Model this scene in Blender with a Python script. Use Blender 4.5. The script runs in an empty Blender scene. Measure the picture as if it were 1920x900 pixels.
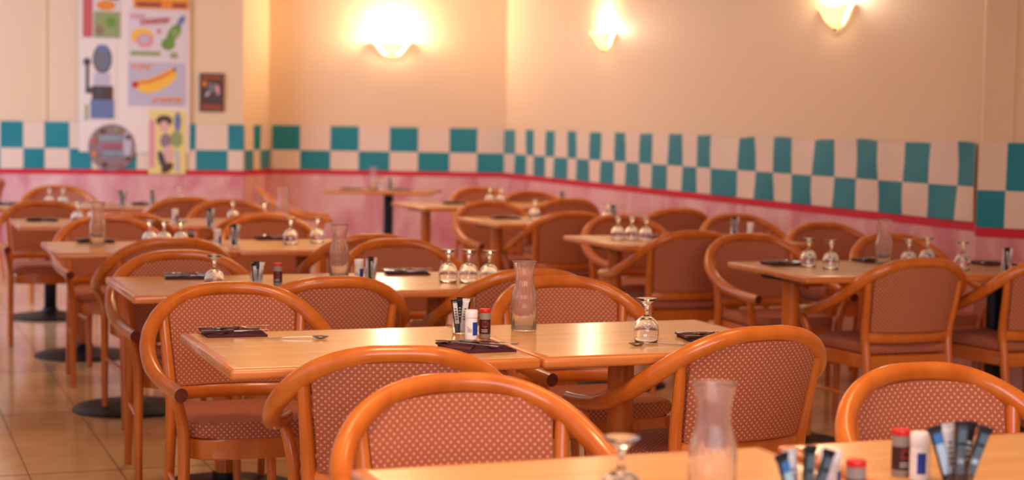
import bpy, bmesh, math, random
from mathutils import Vector, Matrix
random.seed(7)
SC = bpy.context.scene
COL = SC.collection
PI = math.pi

# ------------------------------------------------------------------ camera, light, exposure
F_PX, PITCH, ROLL, CAM_H = 3200.0, 0.068, 0.017, 1.342
cam = bpy.data.cameras.new('camera'); cam.sensor_width = 36; cam.lens = F_PX / 1920 * 36
cam.clip_start = 0.05; cam.clip_end = 100
cam.dof.use_dof = True; cam.dof.focus_distance = 4.45; cam.dof.aperture_fstop = 3.0
camo = bpy.data.objects.new('camera', cam); COL.objects.link(camo)
fw = Vector((0, math.cos(PITCH), -math.sin(PITCH)))
r0 = Vector((1, 0, 0)); u0 = Vector((0, math.sin(PITCH), math.cos(PITCH)))
rr = r0 * math.cos(ROLL) + u0 * math.sin(ROLL); uu = -r0 * math.sin(ROLL) + u0 * math.cos(ROLL)
M = Matrix((rr, uu, -fw)).transposed().to_4x4(); M.translation = Vector((0, 0, CAM_H))
camo.matrix_world = M
SC.camera = camo
SC.view_settings.view_transform = 'Standard'; SC.view_settings.look = 'None'
SC.view_settings.gamma = 1; SC.view_settings.use_curve_mapping = False
SC.view_settings.exposure = -0.1

YAW = 0.362                       # the room's own axes: u runs along the rows, v away from the camera
UA = Vector((math.cos(YAW), math.sin(YAW), 0)); VB = Vector((-math.sin(YAW), math.cos(YAW), 0))
def UV(u, v, z=0.0):
    p = UA * u + VB * v; p.z = z; return p

w = bpy.data.worlds.new('world'); SC.world = w; w.use_nodes = True
w.node_tree.nodes['Background'].inputs[0].default_value = (1.0, 0.82, 0.68, 1)
w.node_tree.nodes['Background'].inputs[1].default_value = 0.08

def area(name, loc, direction, sx, sy, power, color):
    l = bpy.data.lights.new(name, 'AREA'); l.shape = 'RECTANGLE'; l.size = sx; l.size_y = sy
    l.energy = power; l.color = color
    o = bpy.data.objects.new(name, l); COL.objects.link(o); o.location = loc
    o.rotation_euler = Vector(direction).to_track_quat('-Z', 'Y').to_euler()
    return o
COOL = (0.50, 0.66, 1.0); WARM = (1.0, 0.66, 0.36)
area('daylight_far_window', UV(-2.3, 12.2, 1.5), UA + VB * 0.7, 3.2, 1.9, 240, COOL)
area('daylight_near_window', UV(-2.35, 2.5, 1.5), UA, 5.0, 1.9, 34, COOL)
area('daylight_shop_front', UV(0.6, -1.2, 1.9), VB + UA * 0.12 - Vector((0, 0, 0.30)), 3.4, 1.4, 115, (0.98, 0.90, 1.0))
for i, (lu, lv, pw) in enumerate(((0.9, 2.9, 50), (2.4, 3.4, 12), (1.6, 8.0, 20), (2.9, 9.5, 17), (3.6, 12.4, 22))):
    area('ceiling_lamp', UV(lu, lv, 2.95), (0, 0, -1), 0.6, 0.6, pw, WARM)

# ------------------------------------------------------------------ materials
MATS = {}
def srgb(c):
    return tuple(((x / 255) / 12.92 if x / 255 <= 0.04045 else ((x / 255 + 0.055) / 1.055) ** 2.4) for x in c) + (1,)
def mat(name, rgb, rough=0.5, metal=0.0, coat=0.0, trans=0.0, ior=1.45, spec=0.5, emit=None, estr=0.0):
    m = bpy.data.materials.new(name); m.use_nodes = True
    b = m.node_tree.nodes['Principled BSDF']
    b.inputs['Base Color'].default_value = srgb(rgb); b.inputs['Roughness'].default_value = rough
    b.inputs['Metallic'].default_value = metal; b.inputs['IOR'].default_value = ior
    b.inputs['Specular IOR Level'].default_value = spec
    b.inputs['Coat Weight'].default_value = coat; b.inputs['Coat Roughness'].default_value = 0.12
    b.inputs['Transmission Weight'].default_value = trans
    if emit: b.inputs['Emission Color'].default_value = srgb(emit); b.inputs['Emission Strength'].default_value = estr
    MATS[name] = m; return m
def nodes(m): return m.node_tree.nodes, m.node_tree.links, m.node_tree.nodes['Principled BSDF']
def ramp(n, stops):
    r = n.new('ShaderNodeValToRGB'); e = r.color_ramp.elements
    while len(e) < len(stops): e.new(0.5)
    for i, (p, c) in enumerate(stops): e[i].position = p; e[i].color = srgb(c)
    return r
def grain(m, dark, light, scale=(3, 60, 60), coord='Object', bump=0.0):
    n, l, b = nodes(m)
    tc = n.new('ShaderNodeTexCoord'); mp = n.new('ShaderNodeMapping'); mp.inputs['Scale'].default_value = scale
    ns = n.new('ShaderNodeTexNoise'); ns.inputs['Scale'].default_value = 1; ns.inputs['Detail'].default_value = 5
    rp = ramp(n, ((0.3, dark), (0.7, light)))
    l.new(tc.outputs[coord], mp.inputs[0]); l.new(mp.outputs[0], ns.inputs['Vector']); l.new(ns.outputs['Fac'], rp.inputs[0])
    l.new(rp.outputs[0], b.inputs['Base Color'])
    if bump:
        bp_ = n.new('ShaderNodeBump'); bp_.inputs['Strength'].default_value = bump; bp_.inputs['Distance'].default_value = 0.01
        l.new(ns.outputs['Fac'], bp_.inputs['Height']); l.new(bp_.outputs[0], b.inputs['Normal'])
    return m
grain(mat('beech', (205, 108, 32), 0.3, coat=0.35), (194, 96, 24), (215, 120, 40), (18, 18, 6))
mat('end_grain', (120, 52, 38), 0.55)
grain(mat('laminate', (218, 160, 102), 0.21, coat=0.0, spec=0.33), (212, 154, 94), (225, 171, 110), (2, 30, 30))
grain(mat('lipping', (212, 124, 58), 0.25, coat=0.3), (202, 112, 48), (220, 134, 68), (3, 40, 40))
mat('black_metal', (14, 14, 20), 0.45, spec=0.3)
mat('steel', (190, 186, 180), 0.16, metal=1.0)
mat('dark_steel', (110, 104, 98), 0.2, metal=1.0)
mat('burgundy', (74, 22, 40), 0.8)
mat('burgundy_light', (92, 32, 50), 0.8)
mat('glass', (255, 255, 255), 0.0, trans=1.0, ior=1.45)
mat('plastic_clear', (255, 248, 244), 0.02, trans=0.94, ior=1.3)
mat('white_cap', (245, 240, 240), 0.35)
mat('white_body', (236, 232, 232), 0.4)
mat('blue_label', (20, 66, 170), 0.4)
mat('grey_mark', (120, 116, 118), 0.5)
mat('red_cap', (214, 34, 30), 0.35)
mat('brown_label', (66, 28, 26), 0.45)
mat('pepper_grey', (150, 138, 128), 0.5)
mat('label_red', (190, 44, 36), 0.45)
mat('stick_black', (24, 26, 32), 0.35)
mat('stick_white', (226, 222, 222), 0.4)
mat('stick_slate', (84, 108, 122), 0.4)
mat('stick_blue', (60, 124, 190), 0.4)
mat('stick_pale', (176, 206, 222), 0.4)
mat('paint', (238, 205, 168), 0.6)
mat('paint_trim', (244, 214, 172), 0.45)
mat('ceiling_paint', (235, 222, 205), 0.8)
mat('teal', (20, 132, 142), 0.36)
mat('film_white', (236, 208, 184), 0.4)
mat('red_stripe', (212, 22, 46), 0.45)
mat('sheet', (238, 216, 202), 0.25)
for nm, c in (('p_red', (205, 90, 90)), ('p_pale', (226, 208, 206)), ('p_brown', (84, 54, 42)), ('p_orange', (236, 140, 50)), ('p_yellow', (248, 190, 60)),
              ('p_green', (110, 150, 50)), ('p_olive', (150, 160, 100)), ('p_grey', (116, 116, 124)), ('p_darkgrey', (70, 72, 76)), ('p_lilac', (196, 184, 196)),
              ('p_blue', (104, 120, 160)), ('p_pink', (226, 150, 160)), ('p_ltyellow', (238, 214, 130)), ('p_darkred', (160, 70, 50)),
              ('p_mauve', (150, 118, 130)), ('p_aqua', (140, 190, 186)), ('p_skin', (226, 176, 160)), ('p_hotred', (200, 44, 24)), ('p_tan', (150, 120, 90))):
    mat(nm, c, 0.35)
mat('shade_glass', (255, 236, 200), 0.35, emit=(255, 214, 120), estr=2.4)
mat('bulb', (255, 255, 255), 0.5, emit=(255, 226, 160), estr=10)

def fabric(name, base, dot):
    m = mat(name, base, 0.9, spec=0.2); n, l, b = nodes(m)
    b.inputs['Sheen Weight'].default_value = 0.03
    tc = n.new('ShaderNodeTexCoord'); mp = n.new('ShaderNodeMapping')
    mp.inputs['Rotation'].default_value = (0, 0, PI / 4); mp.inputs['Scale'].default_value = (1, 1, 1)
    vo = n.new('ShaderNodeTexVoronoi'); vo.voronoi_dimensions = '2D'; vo.inputs['Randomness'].default_value = 0
    vo.inputs['Scale'].default_value = 1 / 0.0117
    rp = ramp(n, ((0.14, dot), (0.32, base)))
    l.new(tc.outputs['UV'], mp.inputs[0]); l.new(mp.outputs[0], vo.inputs['Vector'])
    l.new(vo.outputs['Distance'], rp.inputs[0]); l.new(rp.outputs[0], b.inputs['Base Color'])
    ns = n.new('ShaderNodeTexNoise'); ns.inputs['Scale'].default_value = 900
    bu = n.new('ShaderNodeBump'); bu.inputs['Strength'].default_value = 0.15; bu.inputs['Distance'].default_value = 0.002
    l.new(tc.outputs['UV'], ns.inputs['Vector']); l.new(ns.outputs['Fac'], bu.inputs['Height']); l.new(bu.outputs[0], b.inputs['Normal'])
    return m
fabric('upholstery', (176, 98, 70), (216, 160, 132))

def marble(name, a, b_, c, scale=2.4):
    m = mat(name, a, 0.5); n, l, b = nodes(m)
    tc = n.new('ShaderNodeTexCoord')
    mp = n.new('ShaderNodeMapping'); mp.inputs['Scale'].default_value = (1, 1, 0.5)
    ns = n.new('ShaderNodeTexNoise'); ns.inputs['Scale'].default_value = scale; ns.inputs['Detail'].default_value = 7
    ns.inputs['Distortion'].default_value = 1.6
    rp = ramp(n, ((0.32, b_), (0.5, a), (0.68, c)))
    l.new(tc.outputs['Object'], mp.inputs[0]); l.new(mp.outputs[0], ns.inputs['Vector'])
    l.new(ns.outputs['Fac'], rp.inputs[0]); l.new(rp.outputs[0], b.inputs['Base Color'])
marble('dado', (226, 164, 162), (210, 122, 134), (236, 190, 182))

def floor_mat():
    m = mat('tiles', (206, 172, 124), 0.13, coat=0.2); n, l, b = nodes(m)
    tc = n.new('ShaderNodeTexCoord'); mp = n.new('ShaderNodeMapping')
    mp.inputs['Rotation'].default_value = (0, 0, -YAW); l.new(tc.outputs['Object'], mp.inputs[0])
    sp = n.new('ShaderNodeSeparateXYZ'); l.new(mp.outputs[0], sp.inputs[0])
    def line(out, off, per, half):
        a = n.new('ShaderNodeMath'); a.operation = 'ADD'; a.inputs[1].default_value = 100 * per - off + per / 2; l.new(out, a.inputs[0])
        mo = n.new('ShaderNodeMath'); mo.operation = 'MODULO'; mo.inputs[1].default_value = per; l.new(a.outputs[0], mo.inputs[0])
        s = n.new('ShaderNodeMath'); s.operation = 'SUBTRACT'; s.inputs[1].default_value = per / 2; l.new(mo.outputs[0], s.inputs[0])
        ab = n.new('ShaderNodeMath'); ab.operation = 'ABSOLUTE'; l.new(s.outputs[0], ab.inputs[0])
        lt = n.new('ShaderNodeMath'); lt.operation = 'LESS_THAN'; lt.inputs[1].default_value = half; l.new(ab.outputs[0], lt.inputs[0])
        return lt.outputs[0]
    g1 = line(sp.outputs[0], 0.893, 0.335, 0.0022); g2 = line(sp.outputs[1], 6.545, 1.34, 0.006)
    mx = n.new('ShaderNodeMath'); mx.operation = 'MAXIMUM'; l.new(g1, mx.inputs[0]); l.new(g2, mx.inputs[1])
    ns = n.new('ShaderNodeTexNoise'); ns.inputs['Scale'].default_value = 5; ns.inputs['Detail'].default_value = 6
    l.new(tc.outputs['Object'], ns.inputs['Vector'])
    rp = ramp(n, ((0.3, (214, 180, 126)), (0.7, (232, 202, 152)))); l.new(ns.outputs['Fac'], rp.inputs[0])
    mix = n.new('ShaderNodeMix'); mix.data_type = 'RGBA'; l.new(mx.outputs[0], mix.inputs['Factor'])
    l.new(rp.outputs[0], mix.inputs['A']); mix.inputs['B'].default_value = srgb((84, 58, 48))
    l.new(mix.outputs['Result'], b.inputs['Base Color'])
    rm = n.new('ShaderNodeMath'); rm.operation = 'MULTIPLY_ADD'; rm.inputs[1].default_value = 0.5; rm.inputs[2].default_value = 0.13
    l.new(mx.outputs[0], rm.inputs[0]); l.new(rm.outputs[0], b.inputs['Roughness'])
floor_mat()

# ------------------------------------------------------------------ mesh helpers
class MB:
    def __init__(s): s.bm = bmesh.new(); s.mats = []
    def mi(s, name):
        if name not in s.mats: s.mats.append(name)
        return s.mats.index(name)
    def quad(s, pts, m):
        f = s.bm.faces.new([s.bm.verts.new(p) for p in pts]); f.material_index = s.mi(m); return f
    def box(s, c, d, m, bev=0.0, seg=2, rot=None):
        r = bmesh.ops.create_cube(s.bm, size=1.0); vs = r['verts']
        for v in vs: v.co = Vector((v.co.x * d[0], v.co.y * d[1], v.co.z * d[2]))
        fs = set(f for v in vs for f in v.link_faces)
        if bev:
            es = list(set(e for v in vs for e in v.link_edges))
            rb = bmesh.ops.bevel(s.bm, geom=es, offset=bev, segments=seg, affect='EDGES', profile=0.5)
            fs = set(f for f in fs if f.is_valid) | set(rb['faces'])
            vs = list(set(v for f in fs for v in f.verts))
        i = s.mi(m)
        for f in fs: f.material_index = i
        for v in vs:
            if rot: v.co = rot @ v.co
            v.co += Vector(c)
        return vs
    def lathe(s, prof, m, seg=32, c=(0, 0, 0), mod=None, closed=False):
        rings = []
        for (r, z) in prof:
            ring = []
            if r < 1e-6: ring = [s.bm.verts.new((c[0], c[1], c[2] + z))]
            else:
                for k in range(seg):
                    a = 2 * PI * k / seg; q = r * (mod(a, r, z) if mod else 1)
                    ring.append(s.bm.verts.new((c[0] + q * math.cos(a), c[1] + q * math.sin(a), c[2] + z)))
            rings.append(ring)
        pairs = list(zip(rings, rings[1:]))
        if closed: pairs.append((rings[-1], rings[0]))
        mi = s.mi(m)
        for A, B in pairs:
            for k in range(seg):
                k2 = (k + 1) % seg
                if len(A) == 1 and len(B) == 1: continue
                if len(A) == 1: f = s.bm.faces.new((A[0], B[k2], B[k]))
                elif len(B) == 1: f = s.bm.faces.new((A[k], A[k2], B[0]))
                else: f = s.bm.faces.new((A[k], A[k2], B[k2], B[k]))
                f.material_index = mi
    def sweep(s, pts, radii, m, seg=10, sub=4, endm=None, ref=(0, 0, 1)):
        pts = [Vector(p) for p in pts]
        if not isinstance(radii, list): radii = [radii] * len(pts)
        P, R = [], []
        n = len(pts)
        for i in range(n - 1):
            p0 = pts[max(i - 1, 0)]; p1 = pts[i]; p2 = pts[i + 1]; p3 = pts[min(i + 2, n - 1)]
            for k in range(sub):
                t = k / sub
                P.append(0.5 * ((2 * p1) + (-p0 + p2) * t + (2 * p0 - 5 * p1 + 4 * p2 - p3) * t * t + (-p0 + 3 * p1 - 3 * p2 + p3) * t ** 3))
                R.append((radii[i][0] * (1 - t) + radii[i + 1][0] * t, radii[i][1] * (1 - t) + radii[i + 1][1] * t))
        P.append(pts[-1]); R.append(radii[-1])
        rings = []
        for i, p in enumerate(P):
            t = (P[min(i + 1, len(P) - 1)] - P[max(i - 1, 0)]).normalized()
            side = t.cross(Vector(ref))
            if side.length < 1e-3: side = t.cross(Vector((0, 1, 0)))
            side.normalize(); up = side.cross(t)
            rings.append([s.bm.verts.new(p + side * (R[i][0] * math.cos(2 * PI * k / seg)) + up * (R[i][1] * math.sin(2 * PI * k / seg))) for k in range(seg)])
        mi = s.mi(m)
        for A, B in zip(rings, rings[1:]):
            for k in range(seg):
                f = s.bm.faces.new((A[k], A[(k + 1) % seg], B[(k + 1) % seg], B[k])); f.material_index = mi
        me = s.mi(endm or m)
        f = s.bm.faces.new(list(reversed(rings[0]))); f.material_index = me
        f = s.bm.faces.new(rings[-1]); f.material_index = me
    def prism(s, outline, z0, z1, m, bev=0.0):
        a = [s.bm.verts.new((x, y, z0)) for x, y in outline]; b = [s.bm.verts.new((x, y, z1)) for x, y in outline]
        n = len(a); fs = [s.bm.faces.new(list(reversed(a))), s.bm.faces.new(b)]
        for k in range(n): fs.append(s.bm.faces.new((a[k], a[(k + 1) % n], b[(k + 1) % n], b[k])))
        mi = s.mi(m)
        for f in fs: f.material_index = mi
        if bev:
            es = list(set(list(fs[0].edges) + list(fs[1].edges)))
            r = bmesh.ops.bevel(s.bm, geom=es, offset=bev, segments=3, affect='EDGES', profile=0.5)
            for f in r['faces']: f.material_index = mi
    def build(s, name, parent=None, smooth=True, loc=None, uv=True, angle=0.6):
        bmesh.ops.recalc_face_normals(s.bm, faces=s.bm.faces)
        me = bpy.data.meshes.new(name)
        if uv:
            L = s.bm.loops.layers.uv.new('UVMap')
            for f in s.bm.faces:
                nx, ny, nz = abs(f.normal.x), abs(f.normal.y), abs(f.normal.z)
                for lp in f.loops:
                    c = lp.vert.co
                    lp[L].uv = (c.x, c.y) if nz >= nx and nz >= ny else ((c.x, c.z) if ny >= nx * 0.6 else (c.y, c.z))
        s.bm.to_mesh(me); s.bm.free()
        for k in s.mats: me.materials.append(MATS[k])
        if smooth:
            for p in me.polygons: p.use_smooth = True
            try: me.set_sharp_from_angle(angle=angle)
            except Exception: pass
        o = bpy.data.objects.new(name, me); COL.objects.link(o)
        if parent: o.parent = parent
        if loc: o.location = loc
        return o
def tag(o, label, cat, group=None, kind=None):
    o['label'] = label; o['category'] = cat
    if group: o['group'] = group
    elif 'group' in o: del o['group']
    if kind: o['kind'] = kind
    return o
def structure(o, label=None):
    o['kind'] = 'structure'
    if label: o['label'] = label
    return o
def empty(name, loc=(0, 0, 0), rz=0.0):
    o = bpy.data.objects.new(name, None); COL.objects.link(o); o.empty_display_size = 0.1
    o.location = loc; o.rotation_euler = (0, 0, rz); return o
def copy_tree(o, parent=None):
    c = o.copy(); COL.objects.link(c)
    if parent: c.parent = parent
    for ch in [x for x in o.children]: copy_tree(ch, c)
    return c
PROTOS = {}
def make(key, loc, rz, label, cat, group=None, scale=None):
    src, used = PROTOS[key]
    if not used: PROTOS[key][1] = True; o = src
    else: o = copy_tree(src)
    o.location = loc; o.rotation_euler = (0, 0, rz)
    if scale: o.scale = scale
    tag(o, label, cat, group); return o

# ------------------------------------------------------------------ room shell
def wall(name, A, B, z0, z1, m, th=0.12, label=None):
    A = Vector((A[0], A[1], 0)); B = Vector((B[0], B[1], 0)); t = (B - A).normalized(); n = Vector((-t.y, t.x, 0))
    b = MB()
    pts = [(A, 0), (B, 0), (B + n * th, 0), (A + n * th, 0)]
    lo = [b.bm.verts.new((p.x, p.y, z0)) for p, _ in pts]; hi = [b.bm.verts.new((p.x, p.y, z1)) for p, _ in pts]
    mi = b.mi(m)
    for f in ([lo[3], lo[2], lo[1], lo[0]], hi, *[[lo[k], lo[(k + 1) % 4], hi[(k + 1) % 4], hi[k]] for k in range(4)]):
        b.bm.faces.new(f).material_index = mi
    return structure(b.build(name, smooth=False), label)
W_LW = ((-6.6, 14.19), (-4.136, 15.092)); W_PF = ((-4.136, 15.092), (-2.46, 15.525)); W_SIDE = ((-2.46, 15.525), (-2.33, 16.245))
W_BACK = ((-2.33, 16.245), (-0.077, 16.253)); W_RW = ((-0.077, 16.253), (2.398, 8.785)); W_RP = ((2.288, 8.349), (2.9, 7.96))
ZD = 0.830                                   # top of the painted marble dado
ZC = 3.0
# floor and ceiling
b = MB(); poly = [UV(-2.6, -3.2), UV(6.3, -3.2), UV(6.3, 16.9), UV(-2.6, 16.9)]
b.quad([(p.x, p.y, 0) for p in poly], 'tiles'); b.quad([(p.x, p.y, -0.1) for p in reversed(poly)], 'tiles')
structure(b.build('floor', smooth=False), 'glossy beige rectangular floor tiles')
b = MB(); b.quad([(p.x, p.y, ZC) for p in poly], 'ceiling_paint'); b.quad([(p.x, p.y, ZC + 0.1) for p in poly], 'ceiling_paint')
structure(b.build('ceiling', smooth=False))
for nm, W in (('wall_far_left', W_LW), ('wall_pillar', W_PF), ('wall_pillar_side', W_SIDE), ('wall_back', W_BACK), ('wall_right', W_RW), ('wall_right_pillar', W_RP)):
    wall(nm, W[0], W[1], 0, ZC, 'paint')
# step between the right wall and its pillar, and the wall carrying on towards the camera
wall('wall_right_step', (2.398, 8.785), (2.288, 8.349), 0, ZC, 'paint')
e1 = UV(6.1, -3.1); wall('wall_right_near', (2.9, 7.96), (e1.x + 0, e1.y), 0, ZC, 'paint')
# left wall with window openings
def wall_uv(name, u, v0, v1, z0, z1):
    A = UV(u, v0); B = UV(u, v1); return wall(name, (A.x, A.y), (B.x, B.y), z0, z1, 'paint')
wall_uv('wall_left', -2.5, -3.1, 16.4, 0, 0.5)
wall_uv('wall_left_top', -2.5, -3.1, 16.4, 2.5, ZC)
for nm, v0, v1 in (('wall_left_pier', -3.1, -0.2), ('wall_left_middle', 5.2, 9.6), ('wall_left_end', 14.0, 16.4)):
    wall_uv(nm, -2.5, v0, v1, 0.5, 2.5)
for i, (v0, v1) in enumerate(((-0.2, 5.2), (9.6, 14.0))):
    b = MB(); n_ = 4
    R = Matrix.Rotation(YAW, 3, 'Z')
    for k in range(n_ + 1):
        b.box(UV(-2.56, v0 + (v1 - v0) * k / n_, 1.5), (0.06, 0.06, 2.0), 'paint_trim', rot=R)
    for z in (0.53, 2.47): b.box(UV(-2.56, (v0 + v1) / 2, z), (0.06, v1 - v0, 0.06), 'paint_trim', rot=R)
    structure(b.build('window_%d' % (i + 1), smooth=False))

def frame_of(W):
    A = Vector((W[0][0], W[0][1], 0)); B = Vector((W[1][0], W[1][1], 0)); t = (B - A).normalized()
    n = Vector((t.y, -t.x, 0)); return A, B, t, n        # n points into the room
# dado panels and red rails
def dado(W, s0, s1, name):
    A, B, t, n = frame_of(W); b = MB(); d = 0.014
    P = lambda s, y, z: tuple(A + t * s + n * y + Vector((0, 0, z)))
    def slab(s0, s1, z0, z1, d0, d1, m):
        v = [P(s0, d0, z0), P(s1, d0, z0), P(s1, d0, z1), P(s0, d0, z1), P(s0, d1, z0), P(s1, d1, z0), P(s1, d1, z1), P(s0, d1, z1)]
        v = [b.bm.verts.new(q) for q in v]; mi = b.mi(m)
        for f in ((4, 5, 6, 7), (0, 3, 2, 1), (0, 1, 5, 4), (3, 7, 6, 2), (0, 4, 7, 3), (1, 2, 6, 5)):
            b.bm.faces.new([v[i] for i in f]).material_index = mi
    slab(s0, s1, 0.0, ZD, -0.01, d, 'dado'); o = b.build(name, smooth=False); structure(o, 'pink marbled dado below the checkered strip')
    b = MB(); slab(s0, s1, ZD, 0.874, -0.01, d + 0.004, 'red_stripe')
    structure(b.build('trim_%d' % dado.k, smooth=False), 'thin red stripe along the wall'); dado.k += 1
dado.k = 1
LLW = (Vector(W_LW[1]) - Vector(W_LW[0])).length
for W, nm in ((W_LW, 'dado_far_left'), (W_PF, 'dado_pillar'), (W_SIDE, 'dado_pillar_side'), (W_BACK, 'dado_back'), (W_RW, 'dado_right'), (W_RP, 'dado_right_pillar'),
              (((2.398, 8.785), (2.288, 8.349)), 'dado_right_step')):
    L = (Vector(W[1]) - Vector(W[0])).length
    o = dado(W, 0, L, 'wall_' + nm)
# checkered paper band: cells at their own column edges, slightly wavy, own thickness
def band(W, edges, first_teal, label, sag=0.0, wave=0.004, tops=None):
    A, B, t, n = frame_of(W); b = MB(); zb, zm, zt = 0.877, 1.058, 1.29
    sub = 3; S = []
    for e0, e1 in zip(edges, edges[1:]): S += [(e0 + (e1 - e0) * k / sub) for k in range(sub)]
    S.append(edges[-1])
    rnd = random.Random(len(edges)); ph = [rnd.uniform(0, 6) for _ in range(4)]
    def off(s, z): return 0.012 + wave * (1 + math.sin(s * 5.1 + ph[0] + z * 7)) + wave * 0.7 * (1 + math.sin(s * 11 + ph[1] - z * 13))
    def top(s):
        q = zt - sag * (0.5 - 0.5 * math.cos(s * 6.0 + ph[2])) - sag * 0.6 * (0.5 + 0.5 * math.sin(s * 13 + ph[3])); return q
    rows = [(zb, 0), (zb * 0.5 + zm * 0.5, 0), (zm, 0), (zm * 0.5 + zt * 0.5, 1), (zt, 1)]
    def zz(s, j):
        zts = top(s); return (zb, zb * 0.5 + zm * 0.5, zm, zm + (zts - zm) * 0.5, zts)[j]
    F, K = [], []
    for s in S:
        F.append([b.bm.verts.new(A + t * s + n * off(s, zz(s, j)) + Vector((0, 0, zz(s, j)))) for j in range(5)])
        K.append([b.bm.verts.new(A + t * s + n * (off(s, zz(s, j)) - 0.003) + Vector((0, 0, zz(s, j)))) for j in range(5)])
    mt, mw = b.mi('teal'), b.mi('film_white')
    for i in range(len(S) - 1):
        cell = i // sub; teal_top = (cell % 2 == 0) == first_teal
        for j in range(4):
            teal = teal_top if j >= 2 else not teal_top
            for G, rev in ((F, False), (K, True)):
                q = [G[i][j], G[i + 1][j], G[i + 1][j + 1], G[i][j + 1]]
                f = b.bm.faces.new(q if not rev else q[::-1]); f.material_index = mt if teal else mw
        for j, j2 in ((0, 0), (4, 4)):
            f = b.bm.faces.new((F[i][j], F[i + 1][j], K[i + 1][j], K[i][j])); f.material_index = mw
    for i in (0, len(S) - 1):
        for j in range(4): b.bm.faces.new((F[i][j], F[i][j + 1], K[i][j + 1], K[i][j])).material_index = mw
    o = b.build('checkered_strip', smooth=True, angle=1.2)
    tag(o, label, 'wall strip', 'teal and cream checkered strips round the walls'); return o
dL = LLW - 0.654
band(W_LW, [dL - 0.62, dL - 0.44, dL - 0.26, dL - 0.088, dL + 0.091, dL + 0.27, dL + 0.464, dL + 0.645], False, 'teal and cream checkered strip on the wall at the far left edge')
band(W_PF, [-0.009, 0.206, 0.398, 0.592, 0.788, 0.993, 1.135, 1.309, 1.595, 1.739], True, 'teal and cream checkered strip running behind the posters')
band(W_SIDE, [0.0, 0.25, 0.45, 0.72], False, 'narrow teal and cream checkered strip on the recess beside the poster wall')
band(W_BACK, [0.038, 0.302, 0.591, 0.859, 1.153, 1.422, 1.721, 1.985, 2.24], True, 'teal and cream checkered strip on the back wall under the left sconce')
RWE = [0.017, 0.337, 0.661, 0.884, 1.202, 1.425, 1.761, 1.981, 2.294, 2.547, 2.838, 3.073, 3.364, 3.612, 3.901, 4.159, 4.416, 4.664]
RWE2 = [4.664, 5.082, 5.335, 5.607, 5.86, 6.13, 6.386, 6.649, 6.9, 7.178, 7.43, 7.695, 7.851]
band(W_RW, RWE, True, 'long teal and cream checkered strip on the right wall from the corner to its overlap', sag=0.006)
band(W_RW, RWE2, False, 'wrinkled teal and cream checkered strip sagging along the near right wall', sag=0.012, wave=0.007)
band(W_RP, [-0.01, 0.128, 0.31, 0.48], False, 'teal and cream checkered strip on the pillar at the right edge')
# vertical trims: pillar arrises and the small conduit on the right pillar
def vtrim(name, p, r, z0, z1, label, m='paint_trim'):
    b = MB(); b.lathe([(0, z0), (r, z0), (r, z1), (0, z1)], m, 12); o = b.build(name, loc=(p[0], p[1], 0)); structure(o, label)
vtrim('trim_20', (2.30, 8.36), 0.016, 0.88, ZC, 'vertical corner bead of the right pillar')
A, B, t, n = frame_of(W_RP); q = A + t * 0.145 + n * 0.006; vtrim('trim_21', q, 0.006, 1.3, ZC, 'thin vertical cable cover on the right pillar')
vtrim('trim_22', (-4.13, 15.085), 0.009, 1.3, ZC, 'vertical corner bead left of the posters')

# ------------------------------------------------------------------ posters on the pillar face
def pboard(name, label, cat, s0, z0, s1, z1, shapes, base, depth, group=None, th=0.003):
    """a flat printed sheet: base rectangle plus printed shapes, x right and y up in 0..1"""
    A, B, t, n = frame_of(W_PF); b = MB()
    sw, sh = s1 - s0, z1 - z0
    o = empty('tmp'); bpy.data.objects.remove(o)
    def P(x, y, d): return A + t * (s0 + x * sw) + n * (depth + d) + Vector((0, 0, z0 + y * sh))
    def poly(pts, m, d, back=0.0):
        f1 = [b.bm.verts.new(P(x, y, d)) for x, y in pts]; f2 = [b.bm.verts.new(P(x, y, back)) for x, y in pts]
        mi = b.mi(m); k = len(pts)
        b.bm.faces.new(f1).material_index = mi; b.bm.faces.new(f2[::-1]).material_index = mi
        for i in range(k): b.bm.faces.new((f1[i], f2[i], f2[(i + 1) % k], f1[(i + 1) % k])).material_index = mi
    if base == 'ROUND': poly([(0.5 + 0.5 * math.cos(a * PI / 20), 0.5 + 0.5 * math.sin(a * PI / 20)) for a in range(40)], 'p_mauve', th)
    else: poly([(0, 0), (1, 0), (1, 1), (0, 1)], base, th)
    for i, (pts, m) in enumerate(shapes): poly(pts, m, th + 0.0006 * (i + 1), th * 0.5)
    return tag(b.build(name, smooth=False), label, cat, group)
def R_(x0, y0, x1, y1): return [(x0, y0), (x1, y0), (x1, y1), (x0, y1)]
def E_(cx, cy, rx, ry, rot=0, n=20):
    c, s = math.cos(rot), math.sin(rot)
    return [(cx + rx * math.cos(2 * PI * k / n) * c - ry * math.sin(2 * PI * k / n) * s, cy + rx * math.cos(2 * PI * k / n) * s + ry * math.sin(2 * PI * k / n) * c) for k in range(n)]
def strokes(x0, x1, y, h, n, m, slope=0.0):
    out = []; w_ = (x1 - x0) / n
    for k in range(n):
        xx = x0 + k * w_; yy = y + slope * k
        out.append((R_(xx + w_ * 0.1, yy - h / 2, xx + w_ * 0.36, yy + h / 2), m)); out.append((R_(xx + w_ * 0.36, yy + h * 0.1 * (-1) ** k, xx + w_ * 0.85, yy + h * 0.45), m))
    return out
pboard('backing_sheet', 'tall clear film sheet behind the posters on the pillar', 'film sheet', 0.288, 1.03, 1.252, 2.62, [], 'sheet', 0.030)
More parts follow.
